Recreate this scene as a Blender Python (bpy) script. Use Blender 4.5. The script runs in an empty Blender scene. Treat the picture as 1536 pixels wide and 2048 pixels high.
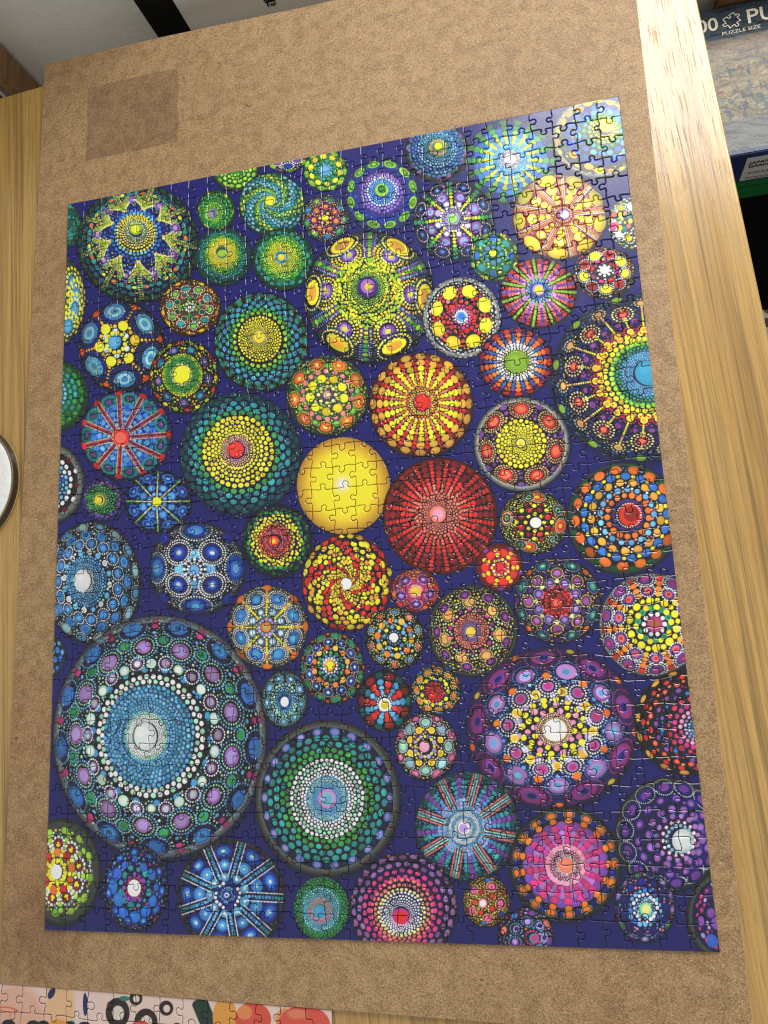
import bpy, bmesh, math, random
import numpy as np
from mathutils import Matrix, Vector
random.seed(11)
sc = bpy.context.scene
COL = sc.collection
# ------------------------------------------------------------------ camera, light, exposure
cam = bpy.data.cameras.new('camera'); co = bpy.data.objects.new('camera', cam); COL.objects.link(co)
RC = Matrix(((0.9724234709, 0.0879059592, 0.2160211461), (-0.0469528403, 0.9810709521, -0.1878702151), (-0.2284469829, 0.1725466003, 0.9581438549)))
co.matrix_world = Matrix.Translation((0.4548056, 0.21246009, 0.62710042)) @ RC.to_4x4()
cam.sensor_fit = 'HORIZONTAL'; cam.sensor_width = 36; cam.lens = 36*1544.2669/1536; cam.clip_start = .02; cam.clip_end = 30
sc.camera = co
w = bpy.data.worlds.new('World'); sc.world = w; w.use_nodes = True
w.node_tree.nodes['Background'].inputs[0].default_value = (1, .975, .93, 1)
w.node_tree.nodes['Background'].inputs[1].default_value = 0.6
la = bpy.data.lights.new('window_light', 'AREA'); la.shape = 'RECTANGLE'; la.size = 1.05; la.size_y = .78
la.energy = 30; la.color = (1, .985, .97)
lo = bpy.data.objects.new('window_light', la); COL.objects.link(lo)
lo.location = (.98, 1.38, .83); lo.rotation_euler = (math.radians(-90), 0, 0)
sc.cycles.filter_width = 1.1
sc.view_settings.view_transform = 'Standard'; sc.view_settings.look = 'None'
sc.view_settings.exposure = 0.0; sc.view_settings.gamma = 1

PW, PHT, ZT = .54, .68259, .0019        # jigsaw width, height, thickness (its top is 1.9 mm above the board)
HOM = [[0.0010742922710993072, 3.548935238316788e-05, -0.16058340464183823], [0.0001632693592197032, 0.0008291374832261889, -0.3604927260101835], [0.0001861692494085031, 0.00014061411821596892, 0.9188340659372809]]
# ------------------------------------------------------------------ printed artwork (painted stones), drawn dot by dot
PH = np.array(HOM)                       # photo plane -> print plane (0..1, 0..1)
def to_uv(x, y):
    q = PH @ np.array([x, y, 1.0]); return q[:2] / q[2]
PAL = dict(w=(.93,.94,.95), W=(.72,.76,.76), y=(.96,.89,.17), Y=(.95,.90,.52), o=(.93,.45,.14), O=(.94,.68,.24),
           e=(.93,.70,.45), r=(.84,.17,.15), R=(.52,.10,.11), p=(.90,.55,.66), P=(.80,.20,.50), v=(.46,.26,.62), V=(.25,.13,.42),
           l=(.66,.58,.82), b=(.17,.43,.78), B=(.08,.18,.56), u=(.08,.092,.43), c=(.38,.66,.86), a=(.24,.55,.74), t=(.16,.56,.56),
           T=(.07,.33,.36), g=(.22,.58,.26), G=(.09,.33,.18), L=(.57,.77,.20), m=(.62,.85,.72), k=(.075,.085,.125), K=(.06,.07,.24), j=(.20,.56,.66),
           n=(.30,.17,.10), s=(.40,.43,.41), S=(.24,.27,.25), x=(.93,.46,.38), z=(.62,.18,.48), h=(.60,.40,.68), q=(.55,.75,.78))
for _k in PAL: PAL[_k] = np.array(PAL[_k], dtype=np.float32)

class Canvas:
    def __init__(s, w, h, bg, seed=3):
        s.w, s.h = w, h; s.rs = np.random.RandomState(seed)
        s.im = np.empty((h, w, 3), np.float32); s.im[:] = bg
    def stamp(s, c, M, col, soft=.55, alpha=1., shade=None, inner=0.):
        """c: centre in texels, M: 2x2 matrix taking the unit disk to texels"""
        ex = math.hypot(M[0][0], M[0][1]) + 1.5; ey = math.hypot(M[1][0], M[1][1]) + 1.5
        x0 = max(int(c[0]-ex), 0); x1 = min(int(c[0]+ex)+2, s.w); y0 = max(int(c[1]-ey), 0); y1 = min(int(c[1]+ey)+2, s.h)
        if x0 >= x1 or y0 >= y1: return
        det = M[0][0]*M[1][1]-M[0][1]*M[1][0]
        if abs(det) < 1e-6: return
        X = np.arange(x0, x1, dtype=np.float32)[None]-c[0]; Y = np.arange(y0, y1, dtype=np.float32)[:, None]-c[1]
        U = (M[1][1]*X-M[0][1]*Y)/det; V = (-M[1][0]*X+M[0][0]*Y)/det
        d = np.sqrt(U*U+V*V); R = math.sqrt(abs(det))
        al = np.clip((1-d)*R/(2*soft)+.5, 0, 1)*alpha
        if inner: al = al*np.clip((d-inner)*R/2+.5, 0, 1)
        al = al[..., None]; reg = s.im[y0:y1, x0:x1]
        cc = col if shade is None else shade(d, U, V)
        reg += (cc-reg)*al

class Stone:
    def __init__(s, cv, cx, cy, a, b, mx=None, my=None, base='k', rim=None, rimw=.10, mapf=None, shadow=True):
        s.cv = cv; f = mapf
        mx = cx if mx is None else mx; my = cy if my is None else my
        s.c = f(cx, cy); s.m = f(mx, my)
        s.A = np.stack([(f(cx+4, cy)-f(cx-4, cy))/8*a, (f(cx, cy+4)-f(cx, cy-4))/8*b], 1)
        s.dots = []
        bc = PAL[base]
        if shadow:
            for k, al in ((1.06, .10), (1.035, .16), (1.015, .25)):
                cv.stamp(s.c+s.A@np.array([.01, .03]), s.A*k, np.array((.02, .025, .10), np.float32), soft=2, alpha=al)
        if rim:
            rc = PAL[rim]; rs = cv.rs
            cv.stamp(s.c, s.A, rc, shade=lambda d, U, V: rc*(.42+.75*np.clip((1-d)/.10, 0, 1))[..., None]*(1+.18*rs.randn(*d.shape)[..., None]))
            cv.stamp(s.c, s.A*(1-rimw), bc, soft=1.5)
        else:
            cv.stamp(s.c, s.A, bc, shade=lambda d, U, V: bc*(.8+.5*np.clip(1-d, 0, .5))[..., None])
    def dome(s):
        # the artist's own modelling of each pebble: rim painted deeper, middle a touch paler
        cv = s.cv; M = s.A*1.01; c = s.c
        ex = math.hypot(M[0][0], M[0][1])+1; ey = math.hypot(M[1][0], M[1][1])+1
        x0 = max(int(c[0]-ex), 0); x1 = min(int(c[0]+ex)+2, cv.w); y0 = max(int(c[1]-ey), 0); y1 = min(int(c[1]+ey)+2, cv.h)
        if x0 >= x1 or y0 >= y1: return
        det = M[0][0]*M[1][1]-M[0][1]*M[1][0]; X = np.arange(x0, x1, dtype=np.float32)[None]-c[0]; Y = np.arange(y0, y1, dtype=np.float32)[:, None]-c[1]
        d = np.sqrt(((M[1][1]*X-M[0][1]*Y)/det)**2+((-M[1][0]*X+M[0][0]*Y)/det)**2)
        f = np.where(d < 1, 1.05-.30*np.clip((d-.6)/.4, 0, 1)**2, 1.)[..., None]
        g = (np.clip(1-d, 0, 1)*.05)[..., None]
        cv.im[y0:y1, x0:x1] = cv.im[y0:y1, x0:x1]*f+g*np.array((.8, .95, 1.), np.float32)*.5
    def pos(s, rho, th):
        return s.m*(1-rho)+s.c*rho+s.A@np.array([rho*math.cos(th), rho*math.sin(th)])
    def dot(s, rho, th, r, cols, e=1., reg=True, flat=True):
        cv = s.cv; ct, st = math.cos(th), math.sin(th)
        if rho == 0: r *= 1.13
        fs = math.sqrt(max(1-(.86*rho)**2, .1)) if flat else 1.
        M = s.A @ np.array([[ct*r*fs*e, -st*r], [st*r*fs*e, ct*r]])
        p = s.pos(rho, th)
        if reg: s.dots.append((rho*ct, rho*st, r*max(fs*e, .8)))
        n = len(cols); R = math.sqrt(abs(M[0][0]*M[1][1]-M[0][1]*M[1][0]))
        j = cv.rs
        for i, ch in enumerate(cols):
            col = PAL[ch]*(1+.10*j.randn()) + .018*j.randn(3).astype(np.float32)
            k = (1, .64, .34, .18)[i] if n > 1 else 1
            if i == 0 and R > 5:
                o = j.uniform(-.1, .1, 2)
                cv.stamp(p, M, col, shade=lambda d, U, V: col*(1.06-.22*np.clip(d-.55+U*o[0]*2, 0, 1))[..., None])
            else:
                cv.stamp(p+M@j.uniform(-.06, .06, 2), M*k, col)
        if R > 2.2 and n == 1:
            cv.stamp(p+np.array([-.25*R, -.3*R]), np.eye(2)*R*.35, np.minimum(col*1.12+.04, 1), soft=1.5, alpha=.5)
    def beads(s, rho, th, r, rb, col, layers=1, gap=.012, e=1., cover=1.):
        # a necklace of small dots round the dot at (rho, th)
        ct, st = math.cos(th), math.sin(th); fs = math.sqrt(max(1-(.86*rho)**2, .1))*e
        rr = r
        for L in range(layers):
            rr = rr+gap+rb*1.05
            per = math.pi*(rr+rr*fs); n = max(5, int(per/(rb*2.35)))
            for i in range(n):
                a = 2*math.pi*(i+.5*L)/n
                u, v = rr*fs*math.cos(a), rr*math.sin(a)
                X, Y = rho*ct+ct*u-st*v, rho*st+st*u+ct*v
                R = math.hypot(X, Y)
                if R > .985: continue
                s.dot(R, math.atan2(Y, X), rb, col[min(L, len(col)-1)])
            rr += rb; rb *= 1.12
    def ring(s, n, rho, r, cols, ph=0., bd=None, e=1., th0=0.):
        for i in range(n):
            th = 2*math.pi*(i+ph)/n+th0
            jr = 1+.04*s.cv.rs.randn()
            if bd: s.beads(rho, th, r, bd[0], bd[1], bd[2] if len(bd) > 2 else 1, e=e)
            cc = cols[i % len(cols)] if isinstance(cols, (list, tuple)) else cols
            s.dot(rho, th, r*jr, cc, e)
    def field(s, n, r0, r1, cols, sz=.80, tw=0., stripe=None, pk=.9, sharp=1.6, ph=0., jit=.03):
        rho = r0; k = 0; rs = s.cv.rs
        if n >= 48 and not stripe:          # thin wash of the dots' own colours under a dense field
            for q in range(10):
                ch = cols[min(int((9.5-q)/10*len(cols)), len(cols)-1)]; R_ = r0+(r1-r0)*(10-q)/10
                s.cv.stamp(s.m*(1-R_)+s.c*R_, s.A*R_, PAL[ch]*.5, soft=2, alpha=.45, inner=max(r0-.01, 0)/R_)
        while rho < r1:
            h = math.pi/n*rho; fs = math.sqrt(max(1-(.86*rho)**2, .1))
            t = (rho-r0)/max(r1-r0, 1e-6)*(len(cols)-1 if cols else 1)
            for i in range(n):
                th = 2*math.pi*(i+.5*(k % 2)+ph)/n
                if stripe:
                    q = (i+.5*(k % 2)+tw*k)/n*stripe[0]*len(stripe[1]); ch = stripe[1][int(q) % len(stripe[1])]
                else:
                    q = t+rs.uniform(-.22, .22); q = min(max(q, 0), len(cols)-1); f_ = q-int(q)
                    ch = cols[min(int(q)+(1 if f_ > .5 else 0), len(cols)-1)]
                s.dot(rho*(1+jit*.3*rs.randn()), th+.03*h*rs.randn()/max(rho, .05), h*sz*(1+jit*rs.randn()), ch, reg=(h > .004))
            rho += 2*h*fs*pk; k += 1
    def spokes(s, n, r0, r1, w, cols, ph=0., lat=0., gap=1.0, th0=0., grow=1., e=1.):
        """radial rows of dots; dot radius = w*(rho^grow)"""
        for i in range(n):
            th = 2*math.pi*(i+ph)/n+th0; rho = r0
            while rho < r1:
                r = w*rho**grow; fs = math.sqrt(max(1-(.86*rho)**2, .1))*e
                t = (rho-r0)/(r1-r0)*len(cols)
                X, Y = rho, lat
                R = math.hypot(X, Y)
                if R < .98: s.dot(R, th+math.atan2(Y, X), r, cols[min(int(t), len(cols)-1)], e)
                rho += 2*r*fs*gap*1.03
    def fill(s, r0, r1, rb, col, tries=2500, mg=.006):
        rs = s.cv.rs; D = np.array(s.dots) if s.dots else np.zeros((0, 3))
        cand = np.stack([np.sqrt(rs.uniform(r0*r0, r1*r1, tries)), rs.uniform(0, 6.283, tries)], 1)
        X = cand[:, 0]*np.cos(cand[:, 1]); Y = cand[:, 0]*np.sin(cand[:, 1]); Rr = rb*rs.uniform(.75, 1.3, tries)
        if len(D):
            ok = (np.hypot(X[:, None]-D[None, :, 0], Y[:, None]-D[None, :, 1]) > D[None, :, 2]+Rr[:, None]+mg).all(1)
            X, Y, Rr = X[ok], Y[ok], Rr[ok]
        px = np.zeros((0, 3))
        acc = []
        for x, y, r in zip(X, Y, Rr):
            if acc:
                q = np.array(acc)
                if (np.hypot(q[:, 0]-x, q[:, 1]-y) < q[:, 2]+r+mg*.6).any(): continue
            acc.append((x, y, r)); s.dot(math.hypot(x, y), math.atan2(y, x), r, col[rs.randint(len(col))])

def paint_stones(W_, H_):
    cv = Canvas(W_, H_, PAL['u'])
    yy = np.linspace(0, 1, H_, dtype=np.float32)[:, None, None]
    cv.im *= 1.06-.12*yy; cv.im += .010*cv.rs.randn(H_, W_, 1).astype(np.float32)
    mapf = lambda x, y: to_uv(x, y)*np.array([W_, H_])
    last = []
    def St(*a, **k):
        if last: last.pop().dome()
        last.append(Stone(cv, *a, mapf=mapf, **k)); return last[-1]
    # 2 left edge teal
    s = St(128,450,34,46,base='G'); s.fill(0,.95,.15,'TtT'); s.fill(0,.95,.07,'t')
    # 3 left edge rings
    s = St(120,598,50,86,base='G',rim='S'); s.fill(.8,1,.06,'S')
    for t_,r_ in ((-.62,.62),(-.1,.66),(.42,.62),(1.1,.7)): s.beads(r_,t_,.2,.05,'Yy',2); s.dot(r_,t_,.2,'ac')
    s.fill(0,.9,.04,'wYy')
    # 5 / 6
    s = St(112,790,64,70,92,785,'G'); s.field(22,.12,.97,'wcctgG')
    s = St(100,965,68,80,95,965,'k',rim='s',rimw=.2); s.field(24,.1,.74,'wcbcww'); s.ring(14,.80,.07,['R','w'],.2)
    s = St(98,1310,32,42,base='k',rim='S'); s.fill(0,.85,.14,'bcB')
    # 1 star
    s = St(273,485,121,118,271,457,'K')
    s.field(40,.80,.99,'tTG'); 
    s.dot(0,0,.10,'Ly'); s.field(34,.125,.34,'wLYyyL'); s.field(34,.35,.47,'cbB')
    s.fill(.46,.68,.024,'bbBa',2600,.003)
    for i in range(9):
        th=2*math.pi*(i+.13)/9
        for q,(ro,ta,rr,cc) in enumerate(((.62,.08,.045,'O'),(.62,-.08,.045,'O'),(.70,.13,.055,'g'),(.70,-.13,.05,'g'),(.56,.05,.035,'O'),(.55,-.06,.03,'y'),(.80,.08,.035,'y'),(.8,-.08,.04,'o'))): s.dot(ro,th+ta*1.6,rr,cc)
        for la in (-.05,0,.05): 
            for k in range(18): s.dot(.44+.03*k,th+la*.5/(.44+.03*k),.017,'gyeo'[(k+int(la*20))%4] if la else 'g')
        for sg in (-1,1):
            for k in range(12): s.dot(.45+.019*k,th+sg*(.02+.026*k),.016,'Y'); s.dot(.49+.018*k,th+sg*(.0+.024*k),.016,'L'); s.dot(.54+.018*k,th+sg*(.0+.022*k),.018,'gO'[k%2])
        s.beads(.66,th+.35,.06,.014,'l'); s.dot(.66,th+.35,.065,'vl')
    s.fill(.50,.90,.022,'yLOgyLv',6000); s.fill(.45,.86,.012,'yLO',3000)
    # 4 blue cabochons
    s = St(242,692,86,90,228,683,'k'); s.dot(0,0,.15,'ac')
    s.ring(5,.66,.0,'k')
    for i in range(6):
        th=2*math.pi*(i+.35)/6
        s.beads(.76,th,.25,.022,'BB',2); s.dot(.76,th,.25,'aqa',.95)
        s.dot(.42,th+.5,.12,'y'); s.dot(.28,th+.1,.07,'qw'); s.dot(.40,th+.03,.05,'O')
        for k in range(5): s.dot(.56+.075*k,th+.52,.035-.002*k,'O')
        s.dot(.92,th+.52,.09,'ro')
    s.ring(12,.22,.05,'y',.3); s.fill(.15,.97,.045,'yYOy',1500); s.fill(.1,.97,.02,'OYe',2500)
    # 7 flower
    s = St(379,614,61,57,base='n'); s.ring(8,.14,.05,'m'); s.dot(0,0,.05,'w'); s.ring(8,.30,.07,['g','G'])
    s.ring(4,.42,.08,'r',.6); s.ring(8,.44,.07,'GT',.5,bd=(.018,'m')); s.ring(10,.66,.11,['gL','t'],.2,bd=(.025,'w'))
    s.ring(14,.9,.10,['O','n','y'],.5,e=.8); s.fill(.05,.96,.03,'yYoe',1800)
    # 8
    s = St(367,752,69,73,361,747,'k'); s.dot(0,0,.24,'y'); s.field(48,.27,.60,'YgggLy')
    s.ring(9,.74,.085,['hl','t'],.2,bd=(.02,'b')); s.ring(9,.76,.04,['L','y'],.7); s.ring(18,.93,.08,['y','r','L'],.2,e=1.0); s.fill(.6,.97,.03,'LyLr',1500)
    # 9
    s = St(445,512,57,58,443,501,'G'); s.dot(0,0,.19,'L'); s.field(50,.22,.98,'YyyLgtTT')
    # 10
    s = St(432,420,38,41,423,428,'G'); s.dot(0,0,.12,'l'); s.field(22,.15,.98,'lLLgggG'); s.ring(12,.9,.1,['y','G'],.2,e=.6)
    # 11
    s = St(470,338,48,44,470,330,'G',rim='S'); s.field(18,.1,.82,'tgLLL'); s.fill(0,.85,.05,'LgY')
    # 12 spiral
    s = St(543,408,67,63,540,401,'T'); s.dot(0,0,.14,'y'); s.field(34,.17,.98,'',stripe=(4,'qqcttLyLgG'),tw=1.25,sz=.80)
    # 13
    s = St(572,316,40,28,572,318,'K'); s.ring(5,.55,.22,['v','B'],.1,bd=(.05,'w')); s.ring(6,.9,.2,'L',.3); s.fill(0,.95,.06,'byl')
    # 14
    s = St(650,340,43,41,base='G'); s.dot(0,0,.22,'c'); s.ring(14,.30,.05,'c'); s.ring(12,.45,.09,['g','t'],.3); s.ring(10,.68,.15,'y',.3); s.ring(11,.9,.19,'L',.1,e=.9); s.fill(.2,.9,.05,'gLt')
    # 15
    s = St(650,436,48,47,base='k'); s.dot(0,0,.12,'y'); s.ring(6,.22,.07,['p','O']); s.ring(7,.48,.10,['O','eo'],.3,bd=(.03,'Pr')); s.fill(0,.75,.04,'pOo',900)
    s.ring(9,.8,.12,['L','g','a'],.1,bd=(.03,'cY')); s.fill(.4,.98,.035,'cteYa',1800)
    # 16
    s = St(565,517,61,62,562,514,'G'); s.field(40,.2,.70,'YyyyLLg'); s.dot(0,0,.17,'a'); s.dot(0,0,.10,'y'); s.field(24,.71,.97,'gttG',jit=.12)
    # 17
    s = St(520,682,94,98,518,674,'k'); s.dot(0,0,.11,'y'); s.field(38,.13,.50,'Yyyyyy',sz=.78); s.ring(27,.545,.044,'L'); s.ring(27,.62,.05,'g',.5); s.ring(27,.70,.054,'t'); s.ring(27,.78,.06,'a',.5); s.ring(27,.865,.066,'t'); s.ring(24,.95,.07,'t',bd=(.009,'L'))
    # 18 face ball
    s = St(763,390,76,74,763,379,'B'); s.dot(0,0,.16,'Lg'); s.field(30,.19,.62,'accwlhvV',sz=.79); s.ring(12,.84,.17,'LgL',.5,e=.8); s.ring(24,.69,.035,'B'); s.fill(.6,.97,.035,'BbT')
    # 19 urchin, green with violet eyes
    s = St(735,592,129,131,735,572,'k'); s.dot(0,0,.15,'Vhy'); s.field(44,.17,.30,'gLLy',sz=.79); s.field(46,.30,.56,'yLyLLg',sz=.9,jit=.1)
    for i in range(6):
        th=2*math.pi*(i+.04)/6
        s.beads(.66,th,.125,.019,'YyyL',3); s.dot(.66,th,.125,'vly')
        s.beads(.87,th,.19,.017,'KYT',3,e=.75); s.dot(.87,th,.20,'yO',.75)
        t2=th+math.pi/6
        for k in range(8): s.dot(.56+.057*k,t2,.03+.0035*k,'LyLLggLg'[k],.9)
        for la,cc,rb in ((-.085,'c',.014),(.085,'c',.014),(-.055,'v',.018),(.055,'v',.018),(-.115,'B',.014),(.115,'B',.014),(-.14,'R',.012),(.14,'R',.012)):
            for k in range(14):
                ro=.55+.032*k; s.dot(ro,t2+la*(.4+.7*ro)/ro,rb,cc)
    s.fill(.5,.97,.022,'gGTgL',6000); s.fill(.5,.99,.012,'LgY',3000)
    # 20
    s = St(872,302,64,60,877,292,'k'); s.dot(0,0,.16,'gy'); s.field(46,.18,.38,'pYtT'); s.field(34,.38,.86,'acba'); s.ring(18,.91,.09,['h','v','S'],.3)
    # 21
    s = St(1020,322,89,83,1020,318,'K'); s.dot(0,0,.11,'w'); s.field(30,.13,.26,'www'); s.spokes(18,.27,.95,.118,['c','y','y','y','L','g','g','g'],grow=.9); s.spokes(18,.27,.95,.112,['c','c','c','b','b','b','B'],.5,grow=.9)
    s.fill(.3,.98,.03,'bG')
    # 22
    s = St(1195,275,92,80,1213,252,'S',rim='W'); s.dot(0,0,.14,'y'); s.ring(26,.19,.016,'Y'); s.field(18,.24,.70,'yLgtcbcb',sz=.79); s.field(22,.72,.96,'BOyOO',jit=.2); s.fill(.5,.98,.03,'yOvt')
    # 23
    s = St(905,440,80,79,905,437,'K'); s.dot(0,0,.10,'mL'); s.field(24,.13,.34,'wlw'); s.ring(8,.40,.09,'lw',.5); s.ring(8,.60,.15,'vlc',.4); s.ring(8,.85,.15,'KBc',.4,bd=(.02,'w')); s.ring(8,.60,.15,'vlc',.4); s.spokes(8,.30,.99,.075,['y','y','L','g','t'],.9,grow=.8); s.fill(.3,.8,.03,'lLt')
    # 24
    s = St(1117,432,94,85,1128,428,'R'); s.dot(0,0,.13,'hw'); s.ring(24,.17,.016,'y'); 
    s.ring(9,.87,.20,'y',.3,e=.95); s.ring(9,.62,.12,'yY',.3); s.ring(9,.44,.08,'y',.3); s.ring(9,.31,.055,'y',.3)
    for la,cc in ((-.07,'p'),(-.03,'O'),(.01,'Y'),(.05,'w')): s.spokes(9,.24,.97,.022,cc,.8,lat=la,grow=.5)
    s.fill(.15,.98,.020,'wpeO',4500)
    # 25
    s = St(988,513,49,49,985,506,'G'); s.dot(0,0,.13,'y'); s.ring(8,.34,.10,'a'); s.ring(8,.70,.17,['b','t'],.0); s.ring(8,.93,.12,['y','L'],.5); s.ring(16,.52,.05,'L'); s.fill(.1,.97,.055,'yLtg',1400)
    # 26
    s = St(1262,446,46,52,1240,440,'S'); s.ring(9,.62,.16,['P','x','y','w'],.1,bd=(.04,'w')); s.ring(9,.3,.10,['y','x','t']); s.fill(0,.98,.06,'yLwm')
    # 27
    s = St(1207,545,62,52,1209,540,'k'); s.dot(0,0,.14,'w'); s.ring(8,.2,.05,'w'); s.ring(8,.42,.09,['z','r','P'],.3); s.ring(9,.68,.18,['y','rR'],.1,bd=(.028,'w')); s.fill(.2,.97,.05,'RPewo',1300)
    # 28
    s = St(1076,585,76,70,1077,579,'k'); s.dot(0,0,.15,'ly'); s.field(22,.2,.40,'bcl')
    s.spokes(11,.34,.99,.045,['L'],0,grow=.4,gap=.55); s.spokes(11,.30,.99,.12,['l','v','v','v'],.5,grow=1.1); s.spokes(11,.42,.97,.07,['p','x','r'],.29,grow=1); s.spokes(11,.42,.97,.07,['p','x','r'],.71,grow=1)
    # 29
    s = St(922,634,78,81,922,633,'k',rim='W'); s.fill(.80,.99,.035,'wWw',1500); s.dot(0,0,.11,'cb'); s.ring(16,.15,.03,'w'); s.field(16,.2,.42,'pPPrx',jit=.15); s.ring(8,.66,.20,'y',.4); s.ring(8,.60,.05,'r',.9); s.fill(.2,.72,.05,'rPxpr',2000); s.fill(.5,.97,.03,'ywxO',2500)
    # 30
    s = St(1030,724,74,70,1034,723,'K'); s.dot(0,0,.27,'L'); s.ring(28,.31,.026,'L'); s.ring(28,.37,.03,'Y',.5)
    s.spokes(17,.43,.98,.115,['w','e','o','o','P','r'],0,grow=1.2,e=.9); s.spokes(17,.42,.98,.07,['w','b','b','v','V'],.5,grow=1.2)
    # 31 rainbow
    s = St(1280,752,182,167,1297,745,'K'); s.fill(.90,.99,.016,'abTB',3500)
    s.dot(0,0,.135,'j'); s.field(48,.165,.28,'ccc',sz=.80); s.field(46,.285,.37,'tgg'); s.field(38,.38,.50,'Lyyy',sz=.9); s.ring(22,.545,.042,'yO',.5,bd=(.012,'r'))
    s.ring(22,.665,.038,'zv',.0); s.ring(22,.61,.014,'v'); s.spokes(22,.60,.86,.016,['y','e'],.5,grow=.3)
    s.ring(11,.775,.052,'rxo',.75,bd=(.013,'eY',2)); s.ring(11,.885,.050,'Oe',.25,bd=(.013,'Y',1)); s.ring(11,.965,.06,'L',.75)
    s.fill(.56,.86,.020,'uBvB',2500); s.fill(.80,.99,.012,'Ya',1800)
    # 32
    s = St(653,790,82,80,654,789,'S'); s.dot(0,0,.09,'pwy'); s.ring(8,.21,.045,'Y'); s.ring(9,.42,.115,'y',.3); s.ring(9,.80,.165,'oxy',.3,bd=(.02,'y')); s.ring(18,.60,.07,'xp',.45); s.ring(9,.74,.09,'gL',.8); s.fill(.08,.58,.035,'yLgY',1600); s.fill(.5,.98,.035,'gLyG',2500)
    # 33
    s = St(840,808,104,104,845,804,'K'); cv.stamp(s.c,s.A,PAL['R'],alpha=.6); cv.stamp(s.c,s.A*.93,PAL['k'],soft=3); s.dot(0,0,.15,'r'); s.field(28,.19,.36,'eyoey',sz=.8)
    s.spokes(20,.36,.97,.112,['y','y','y','y','O','O'],0,grow=1.25); s.spokes(20,.34,.96,.058,['o','x','r','r','R'],.5,grow=1.0)
    # 34
    s = St(1042,887,96,94,1041,886,'k',rim='W'); s.dot(0,0,.08,'Yy'); s.field(26,.12,.53,'yyyyy',sz=.86,pk=.93); s.ring(7,.74,.15,'rxo',.25,bd=(.02,'eeO',2)); s.ring(7,.86,.08,'v',.75); s.ring(7,.72,.045,'v',.75); s.fill(.5,.92,.025,'ehpO',2500)
    # 35 red spokes
    s = St(250,868,91,89,241,875,'B',rim='T',rimw=.03); s.dot(0,0,.17,'rx'); s.ring(24,.2,.018,'e')
    s.ring(11,.82,.19,'tTv',.5); s.ring(11,.54,.09,'bc',.5); s.ring(11,.66,.07,'b',.3); s.ring(11,.66,.07,'b',.7); s.ring(11,.40,.06,'bc',.5); s.ring(11,.29,.04,'c',.5); s.fill(.2,.9,.05,'bB',1500)
    for la,cc in ((-.048,'e'),(.048,'e'),(-.02,'R'),(.02,'r')): s.spokes(11,.22,.94,.018,cc,0,lat=la,grow=.25)
    s.ring(11,.95,.09,'r',0)
    # 36
    s = St(478,905,120,121,471,899,'K'); cv.stamp(s.c,s.A,PAL['T'],alpha=.45); cv.stamp(s.c,s.A*.9,PAL['K'],soft=4); s.dot(0,0,.12,'r'); s.field(36,.16,.31,'peeYy',sz=.80); s.field(34,.30,.60,'yyyyy',sz=.84,pk=.98); s.ring(30,.655,.052,'g'); s.ring(30,.735,.055,'t',.5); s.ring(30,.82,.06,'t'); s.ring(30,.90,.062,'T',.5); s.ring(30,.965,.06,'T')
    # 37 yellow
    s = St(685,970,93,97,684,968,'y'); yc=PAL['y']; oc=PAL['O']; rr_=cv.rs
    cv.stamp(s.c,s.A,yc,shade=lambda d,U,V: (yc*(1-np.clip((d-.62)/.38,0,1))[...,None]+oc*.97*np.clip((d-.62)/.38,0,1)[...,None])*(1+.02*rr_.randn(*d.shape)[...,None]))
    cv.stamp(s.m,s.A*.2,PAL['Y'],soft=9,alpha=.7); s.dot(0,0,.075,'w'); s.field(26,.09,.17,'wwY',sz=.55)
    # 38 red
    s = St(878,1030,115,117,875,1028,'k',rim='n',rimw=.03,shadow=False); cv.stamp(s.c,s.A*.985,PAL['R']*.75); cv.stamp(s.c,s.A*.9,PAL['k'],soft=5); s.dot(0,0,.13,'xp'); s.field(32,.17,.42,'xxxxr',sz=.80); s.spokes(20,.43,.97,.088,['r','r','R','R'],0,grow=1.25); s.spokes(20,.41,.97,.050,['x','r','r','r'],.5,grow=.8)
    # 39
    s = St(1065,1043,68,63,1071,1045,'k'); s.dot(0,0,.15,'w'); s.ring(8,.27,.06,'y'); s.ring(8,.42,.09,['R','r'],.5); s.ring(8,.52,.07,'y'); s.ring(4,.80,.20,'ory',.1,bd=(.02,'wY')); s.ring(5,.80,.14,'BLG',.62,bd=(.02,'YY')); s.ring(8,.6,.07,'R',.5); s.fill(.15,.62,.05,'oyR',800); s.fill(.55,.98,.028,'yYyL',3500)
    # 40
    s = St(1245,1035,112,111,1261,1029,'k',rim='s',rimw=.05); s.ring(18,.93,.10,'G',.0); s.dot(0,0,.19,'rR'); s.ring(30,.215,.014,'w'); s.ring(18,.27,.035,'B'); s.ring(18,.27,.02,'R',.5); s.ring(17,.37,.055,'o',.3); s.ring(17,.48,.055,'c',.8); s.ring(17,.45,.025,'x',.3); s.ring(17,.62,.08,'O',.3); s.ring(17,.74,.085,'b',.8); s.ring(17,.87,.105,'o',.3,e=1.1); s.ring(17,.74,.04,'y',.3); s.fill(.2,.9,.02,'cwxa',2500)
    # 41
    s = St(206,998,45,44,197,1000,'K'); s.dot(0,0,.14,'y'); s.ring(22,.2,.03,'y'); s.field(24,.25,.76,'LggG'); s.field(24,.78,.98,'vBBl',jit=.1)
    # 42
    s = St(316,1002,66,62,313,1003,'K'); s.dot(0,0,.13,'y'); s.ring(8,.80,.19,'bBc',.5); s.ring(8,.46,.13,'bc',.5); s.ring(8,.25,.07,'bc',.5); s.ring(16,.62,.05,'b'); s.fill(.2,.98,.05,'bB',1200); s.spokes(8,.16,.97,.03,['Y','L'],0,grow=.2)
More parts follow.
